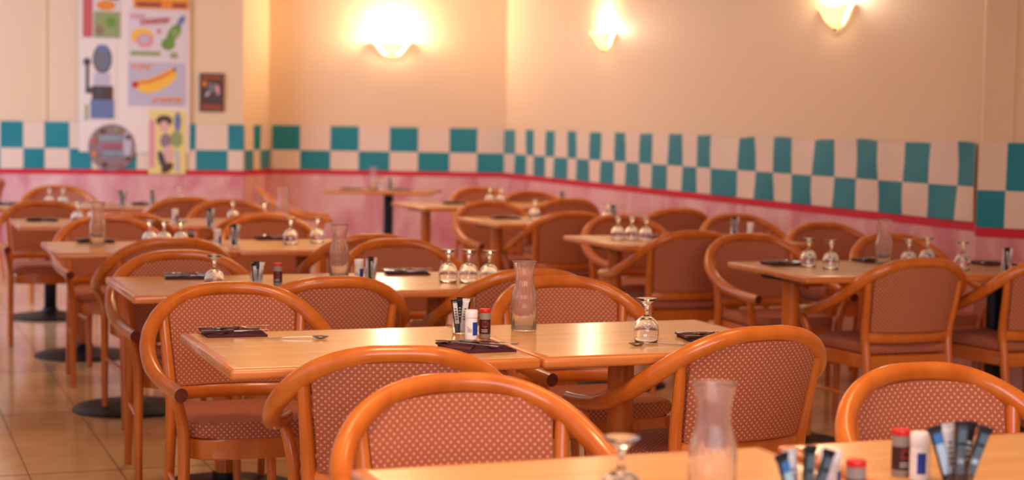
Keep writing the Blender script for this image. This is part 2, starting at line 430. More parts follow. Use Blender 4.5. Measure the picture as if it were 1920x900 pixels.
pboard('poster', 'burger poster with a red side stripe, topmost left on the wall', 'poster', 0.32, 2.04, 0.642, 2.5,
       [(R_(0, 0, 0.27, 1), 'p_red'), (R_(0.3, 0, 1, 0.5), 'p_olive'), (E_(0.45, 0.14, 0.12, 0.1), 'p_tan'), (E_(0.75, 0.3, 0.14, 0.1), 'p_green'), (E_(0.62, 0.62, 0.26, 0.1), 'p_orange'),
        (E_(0.68, 0.82, 0.3, 0.06, -0.25), 'p_brown'), (E_(0.64, 0.93, 0.24, 0.06), 'p_olive')], 'p_pale', 0.036, 'diner posters on the pillar')
pboard('poster', 'grey standing figure cut-out poster with an upright arm, left column', 'poster', 0.329, 1.311, 0.61, 1.987,
       [(E_(0.57, 0.8, 0.3, 0.19), 'p_darkgrey'), (E_(0.56, 0.8, 0.25, 0.165), 'p_grey'), (R_(0.4, 0.9, 0.74, 0.98), 'p_blue'), (R_(0.3, 0.45, 0.82, 0.62), 'p_lilac'), (R_(0.25, 0.27, 0.9, 0.45), 'p_brown'),
        (R_(0.36, 0.3, 0.62, 0.42), 'p_darkgrey'), (R_(0.2, 0.02, 0.93, 0.27), 'p_blue'), (E_(0.1, 0.76, 0.12, 0.05), 'p_darkgrey'), (R_(0.06, 0.4, 0.16, 0.76), 'p_darkgrey'), (E_(0.16, 0.39, 0.12, 0.045), 'p_darkgrey'), (R_(0.04, -0.0, 0.12, 0.2), 'p_olive')], 'sheet', 0.036, 'diner posters on the pillar')
pboard('poster', 'cold drink poster with a green bottle and a lemon, right column', 'poster', 0.712, 1.862, 1.224, 2.294,
       [(E_(0.24, 0.46, 0.2, 0.17), 'p_yellow'), (E_(0.28, 0.38, 0.15, 0.15), 'p_pink'), (E_(0.27, 0.4, 0.08, 0.08), 'p_lilac'), (E_(0.78, 0.55, 0.1, 0.2, -0.45), 'p_green'), (E_(0.68, 0.32, 0.12, 0.13, -0.4), 'p_green'), (E_(0.8, 0.54, 0.06, 0.08), 'p_olive'),
        (E_(0.9, 0.8, 0.05, 0.12, -0.45), 'p_blue'), (R_(0.04, 0.07, 0.55, 0.16), 'p_olive'), (E_(0.52, 0.58, 0.03, 0.05), 'p_red'), (R_(0.72, 0.03, 0.84, 0.14), 'p_olive')] + strokes(0.03, 0.28, 0.86, 0.1, 4, 'p_pink') + strokes(0.2, 0.7, 0.74, 0.12, 7, 'p_red', 0.01), 'p_pale', 0.036, 'diner posters on the pillar')
pboard('poster', 'orange poster above the drink poster, cut off by the frame', 'poster', 0.757, 2.307, 1.242, 2.6,
       [(R_(0.05, 0.06, 0.5, 0.2), 'p_darkred'), (R_(0.5, 0.3, 0.98, 0.95), 'p_yellow'), (R_(0.7, 0.06, 0.95, 0.2), 'p_darkred')], 'p_orange', 0.036, 'diner posters on the pillar')
dog = [(0.1, 0.5), (0.17, 0.58), (0.36, 0.62), (0.55, 0.72), (0.7, 0.84), (0.8, 0.86), (0.85, 0.76), (0.82, 0.62), (0.7, 0.48), (0.52, 0.34), (0.34, 0.28), (0.2, 0.32)]
pboard('poster', 'hot dog poster with a long yellow bun, right column', 'poster', 0.712, 1.445, 1.217, 1.837,
       [(dog, 'p_yellow'), ([(0.12, 0.55), (0.36, 0.6), (0.6, 0.74), (0.78, 0.86), (0.82, 0.8), (0.6, 0.62), (0.36, 0.5), (0.14, 0.48)], 'p_orange'), (E_(0.12, 0.48, 0.06, 0.075), 'p_hotred'), (E_(0.8, 0.84, 0.035, 0.05), 'p_tan')]
       + strokes(0.06, 0.42, 0.88, 0.12, 3, 'p_orange') + strokes(0.42, 0.94, 0.12, 0.13, 4, 'p_orange', 0.005), 'p_lilac', 0.036, 'diner posters on the pillar')
pboard('poster', 'yellow poster of a dark-haired seated woman, lowest in the right column', 'poster', 0.891, 0.838, 1.218, 1.412,
       [(R_(0.02, 0.1, 0.17, 0.85), 'p_pink'), (E_(0.42, 0.83, 0.22, 0.09), 'p_brown'), (E_(0.42, 0.74, 0.13, 0.09), 'p_skin'), (E_(0.46, 0.52, 0.15, 0.12), 'p_mauve'), (E_(0.75, 0.55, 0.17, 0.13), 'p_olive'),
        (E_(0.78, 0.82, 0.09, 0.15), 'p_blue'), (E_(0.52, 0.32, 0.16, 0.13), 'p_skin'), (E_(0.36, 0.22, 0.08, 0.17, 0.6), 'p_darkgrey'), (E_(0.5, 0.1, 0.17, 0.07, 0.3), 'p_brown'), (R_(0.72, 0.05, 0.82, 0.38), 'p_lilac')], 'p_ltyellow', 0.036, 'diner posters on the pillar')
pboard('round_sign', 'round mauve diner sign with pale lettering, below the left posters', 'sign', 0.366, 0.862, 0.778, 1.28,
       [(E_(0.5, 0.5, 0.44, 0.44), 'p_tan'), (E_(0.5, 0.5, 0.36, 0.36), 'p_mauve'), (E_(0.82, 0.55, 0.09, 0.3), 'p_lilac')] + strokes(0.24, 0.72, 0.68, 0.12, 5, 'p_aqua') + strokes(0.3, 0.74, 0.52, 0.1, 5, 'p_red') + strokes(0.34, 0.74, 0.36, 0.11, 4, 'p_aqua')
       + [(E_(0.5 + 0.4 * math.cos(a), 0.5 + 0.4 * math.sin(a), 0.05, 0.05), m) for a, m in ((0.6, 'p_brown'), (1.3, 'p_olive'), (2.1, 'p_brown'), (2.8, 'p_red'), (3.5, 'p_orange'), (4.3, 'p_brown'), (5.0, 'p_tan'), (5.7, 'p_brown'))], 'ROUND', 0.034)
A, B, t, n = frame_of(W_PF)
fr = empty('picture_frame', A + t * 1.45 + n * 0.012 + Vector((0, 0, 1.577)), math.atan2(t.y, t.x))
tag(fr, 'small dark framed picture hanging alone right of the posters', 'picture')
b = MB(); w2, h2 = 0.109, 0.172
for x, z, dx, dz in ((0, h2 - 0.009, 2 * w2, 0.018), (0, -h2 + 0.009, 2 * w2, 0.018), (-w2 + 0.009, 0, 0.018, 2 * h2 - 0.036), (w2 - 0.009, 0, 0.018, 2 * h2 - 0.036)):
    b.box((x, 0, z), (dx, 0.022, dz), 'p_brown', 0.003)
b.build('frame', fr, smooth=False)
b = MB(); b.box((0, 0.0, 0), (2 * w2 - 0.034, 0.01, 2 * h2 - 0.034), 'p_darkred')
def pf(pts, m, k):
    b.quad([(x * 0.18, -0.0052 - k * 0.0005, z * 0.31) for x, z in pts], m) if len(pts) == 4 else b.bm.faces.new([b.bm.verts.new((x * 0.18, -0.0052 - k * 0.0005, z * 0.31)) for x, z in pts]).__setattr__('material_index', b.mi(m))
pf(R_(-0.5, -0.36, 0.5, 0.38), 'p_brown', 1); pf(E_(-0.36, 0.25, 0.1, 0.08), 'p_orange', 2); pf(E_(0.0, 0.12, 0.24, 0.12, 0.4), 'p_grey', 3); pf(E_(0.28, 0.08, 0.1, 0.16, 0.4), 'p_pink', 4)
pf(E_(-0.22, -0.05, 0.12, 0.05, 0.5), 'p_lilac', 5); pf(E_(0.2, -0.16, 0.18, 0.12), 'p_darkgrey', 6); pf(E_(-0.1, 0.24, 0.08, 0.05), 'p_tan', 7)
b.build('print', fr, smooth=False)

# ------------------------------------------------------------------ wall sconces
def sconce(W, s, z, power, label):
    A, B, t, n = frame_of(W); o = empty('wall_sconce', A + t * s + Vector((0, 0, z)), math.atan2(t.y, t.x))
    tag(o, label, 'wall lamp', 'glass bowl sconces on the walls')
    # bowl: half of a lily-shaped bell against the wall, rim flared and wavy
    prof = [(0.012, -0.125), (0.035, -0.118), (0.075, -0.09), (0.102, -0.06), (0.118, -0.034), (0.138, -0.012), (0.158, 0.002)]
    b = MB(); seg = 36; mi = b.mi('shade_glass'); outer, inner = [], []
    for (r, zz) in prof:
        ro, ri = [], []
        for k in range(seg + 1):
            a = PI + PI * k / seg
            wv = 1 + 0.1 * math.cos(4 * a) * max(0, (r - 0.1) / 0.07); zw = 0.012 * math.cos(4 * a) * max(0, (r - 0.1) / 0.07)
            ro.append(b.bm.verts.new((r * wv * math.cos(a), r * 0.72 * wv * math.sin(a) - 0.012, zz + zw)))
            ri.append(b.bm.verts.new(((r - 0.005) * wv * math.cos(a), (r - 0.005) * 0.72 * wv * math.sin(a) - 0.012, zz + zw + 0.004)))
        outer.append(ro); inner.append(ri)
    for G in (outer, inner):
        for P_, Q in zip(G, G[1:]):
            for k in range(seg): b.bm.faces.new((P_[k], P_[k + 1], Q[k + 1], Q[k])).material_index = mi
    for k in range(seg):
        b.bm.faces.new((outer[-1][k], outer[-1][k + 1], inner[-1][k + 1], inner[-1][k])).material_index = mi
        b.bm.faces.new((outer[0][k], outer[0][k + 1], inner[0][k + 1], inner[0][k])).material_index = mi
    b.build('glass_bowl', o)
    b = MB(); b.box((0, -0.006, -0.06), (0.09, 0.012, 0.11), 'paint_trim', 0.004); b.build('wall_plate', o)
    b = MB(); b.lathe([(0, -0.15), (0.008, -0.147), (0.011, -0.138), (0.006, -0.13), (0.014, -0.124), (0, -0.12)], 'steel', 12, c=(0, -0.02, 0)); b.build('finial', o)
    b = MB(); b.lathe([(0, -0.06), (0.014, -0.05), (0.02, -0.03), (0.014, -0.012), (0, -0.006)], 'bulb', 16, c=(0, -0.06, 0)); b.build('bulb', o)
    l = bpy.data.lights.new('sconce_light', 'POINT'); l.energy = power; l.color = (1.0, 0.80, 0.54); l.shadow_soft_size = 0.045
    lo = bpy.data.objects.new('sconce_light', l); COL.objects.link(lo); lo.parent = o; lo.location = (0, -0.095, 0.018)
sconce(W_BACK, 1.162, 2.085, 70, 'glowing glass bowl sconce on the back wall, left of the corner')
sconce(W_RW, 2.569, 2.075, 22, 'glowing glass bowl sconce on the right wall, middle of the three')
sconce(W_RW, 6.345, 2.07, 24, 'glowing glass bowl sconce on the right wall nearest the camera')

# ------------------------------------------------------------------ bentwood armchair (origin: floor under the middle of the back, +y = front)
def make_chair():
    root = empty('armchair')
    b = MB()
    half = [(0, 0, 0.810), (0.08, 0.005, 0.806), (0.155, 0.024, 0.786), (0.22, 0.062, 0.748), (0.265, 0.12, 0.697), (0.285, 0.20, 0.650), (0.288, 0.30, 0.610), (0.277, 0.40, 0.586), (0.262, 0.50, 0.574), (0.25, 0.585, 0.568)]
    path = [(-x, y, z) for x, y, z in reversed(half[1:])] + half
    rd = []
    for x, y, z in path:
        k = min(1, abs(x) / 0.27); rd.append((0.0175 + 0.006 * k if y < 0.4 else 0.020, 0.021 + 0.004 * k if y < 0.4 else 0.021))
    b.sweep(path, rd, 'beech', 14, 4, 'end_grain'); b.build('arm_rail', root, angle=1.0)
    ry = lambda x: 1.15 * x * x
    zr = lambda x: 0.792 - 0.62 * x * x - 4.2 * x ** 4
    # upholstered back
    b = MB(); nx, nz = 14, 8; F, K = [], []
    for j in range(nz + 1):
        rf, rk = [], []
        for i in range(nx + 1):
            sx = -1 + 2 * i / nx; t = j / nz; hw = 0.180 + 0.020 * t
            x = sx * hw; z = 0.522 + (zr(x) - 0.522) * t
            y = 0.062 * (1 - t) + ry(x) + 0.0; th = 0.015 * (1 - abs(sx) ** 6 * 0.6)
            rf.append(b.bm.verts.new((x, y + th, z))); rk.append(b.bm.verts.new((x, y - th, z)))
        F.append(rf); K.append(rk)
    mi = b.mi('upholstery')
    for j in range(nz):
        for i in range(nx):
            b.bm.faces.new((F[j][i], F[j][i + 1], F[j + 1][i + 1], F[j + 1][i])).material_index = mi
            b.bm.faces.new((K[j][i], K[j + 1][i], K[j + 1][i + 1], K[j][i + 1])).material_index = mi
        for i in (0, nx): b.bm.faces.new((F[j][i], F[j + 1][i], K[j + 1][i], K[j][i])).material_index = mi
    for j in (0, nz):
        for i in range(nx): b.bm.faces.new((F[j][i], F[j][i + 1], K[j][i + 1], K[j][i])).material_index = mi
    b.build('back_panel', root, angle=0.9)
    b = MB(); b.sweep([(-0.19, 0.105, 0.498), (-0.1, 0.078, 0.498), (0, 0.067, 0.498), (0.1, 0.078, 0.498), (0.19, 0.105, 0.498)], (0.012, 0.022), 'beech', 10, 3); b.build('cross_rail', root)
    # rear legs run up to the rail, front legs lean out to the arm tips
    for s in (-1, 1):
        b = MB(); b.sweep([(s * 0.198, 0.03, 0.0), (s * 0.198, 0.062, 0.2), (s * 0.196, 0.095, 0.42), (s * 0.201, 0.105, 0.52), (s * 0.211, 0.075, 0.66), (s * 0.218, 0.062, 0.755)], [(0.014, 0.014), (0.016, 0.017), (0.018, 0.019), (0.018, 0.018), (0.016, 0.016), (0.015, 0.015)], 'beech', 12, 3, ref=(0, 1, 0)); b.build('leg', root)
        b = MB(); b.sweep([(s * 0.224, 0.49, 0.0), (s * 0.226, 0.49, 0.22), (s * 0.226, 0.492, 0.40), (s * 0.230, 0.495, 0.46), (s * 0.243, 0.505, 0.52), (s * 0.256, 0.525, 0.562)], [(0.013, 0.014), (0.016, 0.017), (0.018, 0.02), (0.018, 0.019), (0.016, 0.017), (0.015, 0.016)], 'beech', 12, 3, ref=(0, 1, 0)); b.build('leg', root)
    def outline(g, yb, yf):
        o = [(-0.18 - g, yb), (0.18 + g, yb)]
        o += [(0.212 + g, yf - 0.06), (0.205 + g, yf - 0.02)]
        for k in range(1, 8): a = k / 8; o.append(((0.19 + g) * math.cos(PI * a), yf + 0.028 * math.sin(PI * a)))
        o += [(-0.205 - g, yf - 0.02), (-0.212 - g, yf - 0.06)]
        return o
    b = MB(); b.prism(outline(0.0, 0.085, 0.49), 0.365, 0.424, 'beech', 0.006); b.build('seat_frame', root)
    b = MB(); b.prism(outline(0.004, 0.10, 0.495), 0.4245, 0.474, 'upholstery', 0.022)
    b.build('seat_cushion', root)
    for s in (-1, 1):
        b = MB(); b.sweep([(s * 0.198, 0.068, 0.25), (s * 0.226, 0.49, 0.25)], (0.008, 0.008), 'beech', 8, 2); b.build('stretcher', root)
    return root
PROTOS['chair'] = [make_chair(), False]
N, Fc = YAW, YAW + PI
CH = [ # x, y, heading, label, group
 (-0.115, 3.47, Fc, 'bentwood armchair front centre facing the camera, closest to the near table edge', None),
 (0.90, 3.75, Fc + 0.05, 'bentwood armchair at the lower right corner facing the camera', None),
 (-0.255, 3.89, N - 0.22, 'bentwood armchair seen from behind, glowing orange back at the left of the main table', None),
 (0.66, 4.40, N + 0.12, 'bentwood armchair seen from behind at the right end of the main table', None),
 (-0.89, 5.363, Fc, 'bentwood armchair facing the camera at the left end of the main table', None),
 (0.156, 5.772, Fc, 'bentwood armchair facing the camera behind the centre carafe', None),
 (-0.579, 5.611, N, 'bentwood armchair seen from behind, tucked between main and second row', None),
 (0.077, 6.037, N, 'bentwood armchair seen from behind, its back half hidden by the centre carafe', None),
 (-1.30, 6.641, Fc, 'bentwood armchair facing the camera at the left of the second-row table', None),
 (-1.457, 7.322, N, 'bentwood armchair seen from behind at the left of the third row', None),
 (-0.516, 7.492, Fc, 'bentwood armchair facing the camera behind the second-row carafe', None),
 (-0.635, 7.777, N, 'bentwood armchair seen from behind above the second-row carafe', None),
 (-2.123, 8.917, Fc, 'bentwood armchair facing the camera behind the carafe at the left', None),
 (-2.067, 9.16, N, 'bentwood armchair seen from behind, its rail just above the upturned trio of glasses', None),
 (-2.864, 10.389, Fc, 'bentwood armchair facing the camera at the left of the fourth row', None),
 (-3.388, 12.68, Fc, 'bentwood armchair facing the camera, farthest at the left by the marbled wall', None),
 (-1.375, 9.42, N, 'bentwood armchair seen from behind at the right of the fourth row', None),
 (-1.33, 9.225, Fc, 'bentwood armchair facing the camera at the right of the third row', None),
 (-1.831, 10.937, Fc, 'bentwood armchair facing the camera behind the single upturned glass of the fourth row', None),
 (-2.131, 11.145, N, 'bentwood armchair seen from behind in front of the poster wall', None),
 (-2.02, 13.45, -1.42, 'bentwood armchair standing sideways below the poster wall corner', None),
 (-4.138, 13.766, N + 1.2, 'bentwood armchair turned sideways at the far left edge of the view', None),
 (1.665, 6.87, N, 'bentwood armchair seen from behind at the right-hand near table', None),
 (2.27, 7.03, N, 'bentwood armchair seen from behind, cut by the right edge of the view', None),
 (1.143, 8.301, Fc, 'bentwood armchair facing the camera behind the left end of the right-hand near table', None),
 (1.874, 8.496, Fc, 'bentwood armchair facing the camera behind the carafe of the right-hand near table', None),
 (0.911, 8.448, N, 'bentwood armchair seen from behind at the second right-hand table', None),
 (0.614, 9.848, Fc, 'bentwood armchair facing the camera behind the three glasses of the second right-hand table', None),
 (1.70, 9.40, Fc, 'bentwood armchair near the right wall, right of the white shaker', None),
 (1.321, 10.196, Fc, 'bentwood armchair against the right wall behind the white shaker', None),
 (1.054, 10.77, N, 'bentwood armchair near the right wall, its rail below the eighth teal square', None),
 (0.364, 10.12, N, 'bentwood armchair seen from behind at the third right-hand table', None),
 (-0.164, 11.339, Fc, 'bentwood armchair facing the camera behind the third right-hand table', None),
 (0.40, 11.95, N, 'bentwood armchair behind the lone upturned glass of the third right-hand table', None),
 (0.123, 13.14, Fc, 'bentwood armchair facing the camera behind the right end of the farthest right-hand table', None),
 (-0.287, 13.75, Fc, 'bentwood armchair facing the camera, farthest back near the wall corner', None),
]
for x, y, rz, lab, g in CH:
    make('chair', (x, y, 0), rz, lab, 'chair', 'bentwood armchairs in the dining room')

# ------------------------------------------------------------------ tables (origin: floor under the near left corner, x along the row, y away)
def make_table(W, D, cols, square_black=False):
    root = empty('dining_table')
    b = MB(); b.box((W / 2, D / 2, 0.7355), (W - 0.002, D - 0.002, 0.028), 'lipping', 0.009, 3); b.build('edge_band', root)
    b = MB(); b.box((W / 2, D / 2, 0.7485), (W - 0.05, D - 0.05, 0.003), 'laminate', 0.0008, 1); b.build('tabletop', root, smooth=False)
    for cx, cy, m in cols:
        b = MB(); b.lathe([(0, 0.0), (0.275, 0.0), (0.275, 0.006), (0.262, 0.014), (0.18, 0.026), (0.08, 0.036), (0.05, 0.05), (0.045, 0.07), (0, 0.07)], 'black_metal', 48, c=(cx, cy, 0)); b.build('base_disc', root)
        b = MB()
        if m == 'beech': b.lathe([(0, 0.05), (0.037, 0.05), (0.037, 0.71), (0, 0.71)], 'beech', 28, c=(cx, cy, 0))
        else: b.box((cx, cy, 0.38), (0.075, 0.075, 0.66), 'black_metal', 0.008)
        b.build('column', root)
        b = MB(); b.lathe([(0, 0.70), (0.05, 0.702), (0.13, 0.714), (0.13, 0.7215), (0, 0.7215)], 'black_metal', 32, c=(cx, cy, 0)); b.build('top_plate', root)
    return root
G1 = 'pale wood pedestal dining tables'
def table(W, D, cols, loc, rz, label):
    o = make_table(W, D, cols); o.location = loc; o.rotation_euler = (0, 0, rz); tag(o, label, 'table', G1); return o
one = [(0.38, 0.36, 'beech')]
def tb(W, D, cols, u, v, rz, label):
    return table(W, D, cols, UV(u, v), YAW + rz, label)
tb(0.795, 0.70, one, 0.765, 2.09, 0.0, 'wooden pedestal table at the bottom edge holding the large blurred carafe')
tb(0.795, 0.70, one, 1.578, 2.09, -0.02, 'wooden pedestal table at the lower right corner holding the sugar sticks')
T_C1 = tb(0.795, 0.715, one, 0.803, 3.99, 0, 'wooden pedestal table, left half of the sharp main pair')
tb(0.795, 0.715, one, 1.602, 3.99, 0, 'wooden pedestal table, right half of the sharp main pair under the single glass')
tb(0.795, 0.72, one, 0.824, 5.715, 0, 'wooden pedestal table of the second row, left half with the tall shaker')
tb(0.795, 0.72, one, 1.625, 5.73, 0, 'wooden pedestal table of the second row under three upturned glasses')
tb(0.795, 0.72, one, 0.762, 7.57, 0, 'wooden pedestal table of the third row under the left carafe')
tb(0.795, 0.72, one, 1.565, 7.60, 0, 'wooden pedestal table of the third row, right half with two upturned glasses')
blk = [(0.38, 0.4, 'black_metal')]
tb(0.795, 0.72, one, 0.760, 9.42, 0, 'wooden pedestal table of the fourth row at the left')
tb(0.795, 0.72, one, 1.565, 9.42, 0, 'wooden pedestal table of the fourth row, right half below the poster wall')
tb(0.795, 0.72, blk, 0.76, 11.3, 0, 'black-legged pedestal table at the far left edge of the view')
tb(0.795, 0.72, blk, 1.565, 11.3, 0, 'black-legged pedestal table below the round sign')
two = lambda w_: [(0.13, 0.36, 'beech'), (w_ - 0.28, 0.36, 'beech')]
tb(1.4, 0.76, [(0.115, 0.36, 'beech'), (1.13, 0.36, 'black_metal')], 3.52, 5.95, -0.05, 'long wooden table at the right with a carafe and five upturned glasses')
tb(1.1, 0.76, two(1.1), 3.485, 7.68, 0, 'long wooden table, second on the right, with three upturned glasses at its left')
tb(1.0, 0.76, two(1.0), 3.48, 9.44, 0, 'long wooden table, third on the right')
tb(1.2, 0.8, two(1.2), 3.62, 11.3, 0, 'long wooden table, farthest on the right')
table(0.92, 0.70, [(0.5, 0.36, 'black_metal')], (-1.62, 14.55, 0), -0.12, 'dark-edged table on a black pedestal alone against the back wall')

# ------------------------------------------------------------------ table ware prototypes
def make_carafe():
    outer = [(0.0, 0.0), (0.033, 0.0), (0.0365, 0.004), (0.0365, 0.078), (0.0372, 0.092), (0.0355, 0.105), (0.0305, 0.122), (0.0270, 0.138), (0.0262, 0.150), (0.0268, 0.162), (0.0292, 0.178), (0.0322, 0.190), (0.0338, 0.197), (0.0345, 0.200)]
    inner = [(max(r - 0.002, 0), z) for r, z in reversed(outer) if z > 0.004] + [(0.033, 0.0055), (0.0, 0.005)]
    b = MB(); outs = set(outer)
    def md(a, r, z):
        if (r, z) not in outs: return 1
        return 1 + (0.026 if 0.004 < z < 0.125 else (0.012 if 0.1 < z < 0.18 else 0)) * math.cos(a * 20)
    b.lathe(outer + inner, 'plastic_clear', 120, mod=md)
    root = b.build('carafe', angle=2.0); return root
PROTOS['carafe'] = [make_carafe(), False]
def make_glass():
    o_ = [(0.0315, 0.0), (0.0335, 0.012), (0.0348, 0.028), (0.0345, 0.040), (0.0318, 0.052), (0.026, 0.061), (0.017, 0.068), (0.009, 0.0725), (0.0052, 0.078), (0.0048, 0.088), (0.0062, 0.097), (0.012, 0.107), (0.021, 0.1145), (0.0285, 0.1195), (0.029, 0.121), (0.0, 0.1185)]
    i_ = [(0.0, 0.0655), (0.012, 0.064), (0.0215, 0.0575), (0.029, 0.048), (0.0323, 0.038), (0.0328, 0.028), (0.0317, 0.012), (0.030, 0.0003)]
    b = MB(); b.lathe(i_ + o_, 'glass', 40); return b.build('wine_glass', angle=2.0)
PROTOS['glass'] = [make_glass(), False]
def lathe_obj(name, prof, m, parent, seg=28):
    b = MB(); b.lathe(prof, m, seg); return b.build(name, parent)
def make_salt():
    root = empty('salt_shaker')
    lathe_obj('body', [(0, 0), (0.0155, 0), (0.017, 0.002), (0.017, 0.058), (0.0165, 0.0595), (0, 0.0595)], 'white_body', root)
    b = MB(); b.lathe([(0.0173, 0.012), (0.0174, 0.0121), (0.0174, 0.048), (0.0173, 0.0481)], 'white_cap', 28)
    mi = b.mi('blue_label'); mg = b.mi('grey_mark')
    for f in b.bm.faces:
        c = f.calc_center_median(); a = math.degrees(math.atan2(c.y, c.x)) % 360
        if 285 < a < 345 or 100 < a < 160: f.material_index = mi
    # printed vertical strokes and blue baseline
    for k, a in enumerate((236, 247, 258, 269)):
        r = 0.01755; a0, a1 = math.radians(a), math.radians(a + 5)
        b.quad([(r * math.cos(a0), r * math.sin(a0), 0.02), (r * math.cos(a1), r * math.sin(a1), 0.02), (r * math.cos(a1), r * math.sin(a1), 0.036 - 0.002 * k), (r * math.cos(a0), r * math.sin(a0), 0.036 - 0.002 * k)], 'grey_mark')
    b.build('label', root)
    lathe_obj('cap', [(0, 0.06), (0.0175, 0.06), (0.0178, 0.062), (0.0178, 0.079), (0.0165, 0.081), (0, 0.0815)], 'white_cap', root)
    return root
PROTOS['salt'] = [make_salt(), False]
def make_pepper():
    root = empty('pepper_shaker')
    lathe_obj('body', [(0, 0), (0.0145, 0), (0.0155, 0.002), (0.0155, 0.068), (0.015, 0.0705), (0, 0.0705)], 'pepper_grey', root)
    b = MB(); b.lathe([(0.0158, 0.012), (0.0159, 0.0121), (0.0159, 0.052), (0.0158, 0.0521)], 'brown_label', 28)
    r = 0.0161
    def arc(a0, a1, z0, z1, m):
        n_ = 6
        for k in range(n_):
            x0, x1 = math.radians(a0 + (a1 - a0) * k / n_), math.radians(a0 + (a1 - a0) * (k + 1) / n_)
            b.quad([(r * math.cos(x0), r * math.sin(x0), z0), (r * math.cos(x1), r * math.sin(x1), z0), (r * math.cos(x1), r * math.sin(x1), z1), (r * math.cos(x0), r * math.sin(x0), z1)], m)
    arc(245, 300, 0.032, 0.034, 'label_red'); arc(245, 250, 0.034, 0.045, 'label_red'); arc(295, 300, 0.034, 0.045, 'label_red'); arc(248, 297, 0.045, 0.047, 'label_red')
    arc(235, 300, 0.018, 0.0195, 'stick_white'); arc(235, 300, 0.023, 0.0245, 'stick_white')
    b.build('label', root)
    lathe_obj('cap', [(0, 0.071), (0.0158, 0.071), (0.0162, 0.072), (0.0162, 0.079), (0.015, 0.081), (0, 0.0815)], 'red_cap', root)
    return root
PROTOS['pepper'] = [make_pepper(), False]
def make_sticks(seed, spread=0.2, blue=False):
    root = empty('sugar_stick_holder'); rnd = random.Random(seed)
    b = MB(); b.lathe([(0, 0), (0.020, 0), (0.0215, 0.003), (0.0232, 0.078), (0.0222, 0.078), (0.0203, 0.005), (0, 0.005)], 'glass', 28); b.build('tumbler', root, angle=1.2)
    spots = ([(-0.008, -0.010), (0.007, -0.008), (0.0, 0.0), (-0.004, 0.008), (0.010, 0.006)] if not blue else [(-0.013, -0.004), (0.0, -0.010), (0.013, -0.003), (-0.005, 0.007), (0.007, 0.008)])
    kinds = ('black_white', 'white', 'black', 'white', 'black') if not blue else ('light', 'slate', 'slate', 'white', 'black')
    for k, (x, y) in enumerate(spots):
        b = MB(); h = 0.112 + rnd.uniform(-0.006, 0.006); w_ = 0.021 if not blue else 0.025; kd = kinds[k]
        edge = 'stick_white' if kd == 'white' else 'stick_black'
        tilt = Matrix.Rotation(x * spread * 75, 3, 'Y') @ Matrix.Rotation(-y * spread * 30, 3, 'X') @ Matrix.Rotation(rnd.uniform(-0.35, 0.35), 3, 'Z')
        # a flat paper sachet: pinched and slightly flared at top and bottom
        segs = [(0, 0.0010, 0.42), (0.007, 0.0032, 0.40), (h * 0.5, 0.0045, 0.38), (h - 0.012, 0.0034, 0.42), (h - 0.007, 0.0009, 0.5), (h, 0.0009, 0.52)]
        rings = []
        for z, th, hw in segs:
            rings.append([b.bm.verts.new(tilt @ Vector(p)) for p in ((-w_ * hw, 0, z), (-w_ * hw * 0.6, -th, z), (w_ * hw * 0.6, -th, z), (w_ * hw, 0, z), (w_ * hw * 0.6, th, z), (-w_ * hw * 0.6, th, z))])
        for A_, B_ in zip(rings, rings[1:]):
            for q in range(6): b.bm.faces.new((A_[q], A_[(q + 1) % 6], B_[(q + 1) % 6], B_[q])).material_index = b.mi(edge)
        b.bm.faces.new(rings[0][::-1]).material_index = b.mi(edge); b.bm.faces.new(rings[-1]).material_index = b.mi(edge)
        def mark(x0, x1, z0, z1, m, lift=0.0052):
            for sg in (-1, 1): b.quad([tilt @ Vector(p) for p in ((x0, sg * lift, z0), (x1, sg * lift, z0), (x1, sg * lift, z1), (x0, sg * lift, z1))], m)
        fill = {'slate': 'stick_slate', 'light': 'stick_pale', 'black_white': 'stick_white'}.get(kd)
        if fill: mark(-w_ * 0.26, w_ * 0.3, 0.03, h - 0.012, fill)
        if kd == 'slate': mark(-w_ * 0.22, w_ * 0.26, 0.078, 0.083, 'stick_black', 0.0055); mark(-w_ * 0.18, w_ * 0.2, 0.048, 0.056, 'stick_pale', 0.0055)
        if kd == 'light': mark(-w_ * 0.26, w_ * 0.3, h - 0.03, h - 0.012, 'stick_blue', 0.0055)
        if kd in ('white', 'black_white'):
            for q in range(5): mark(-w_ * 0.12, w_ * 0.14, 0.042 + q * 0.0085, 0.0455 + q * 0.0085, 'stick_black', 0.0056)
        if kd == 'black':
            for q in range(4): mark(-w_ * 0.12, w_ * 0.12, 0.05 + q * 0.009, 0.0535 + q * 0.009, 'stick_white', 0.0054)
        st = b.build('sugar_stick', root, smooth=False); st.location = (x * 0.7, y * 0.7, 0.0062)
    return root
PROTOS['sticks'] = [make_sticks(3), False]
PROTOS['sticks_blue'] = [make_sticks(11, 0.32, True), False]
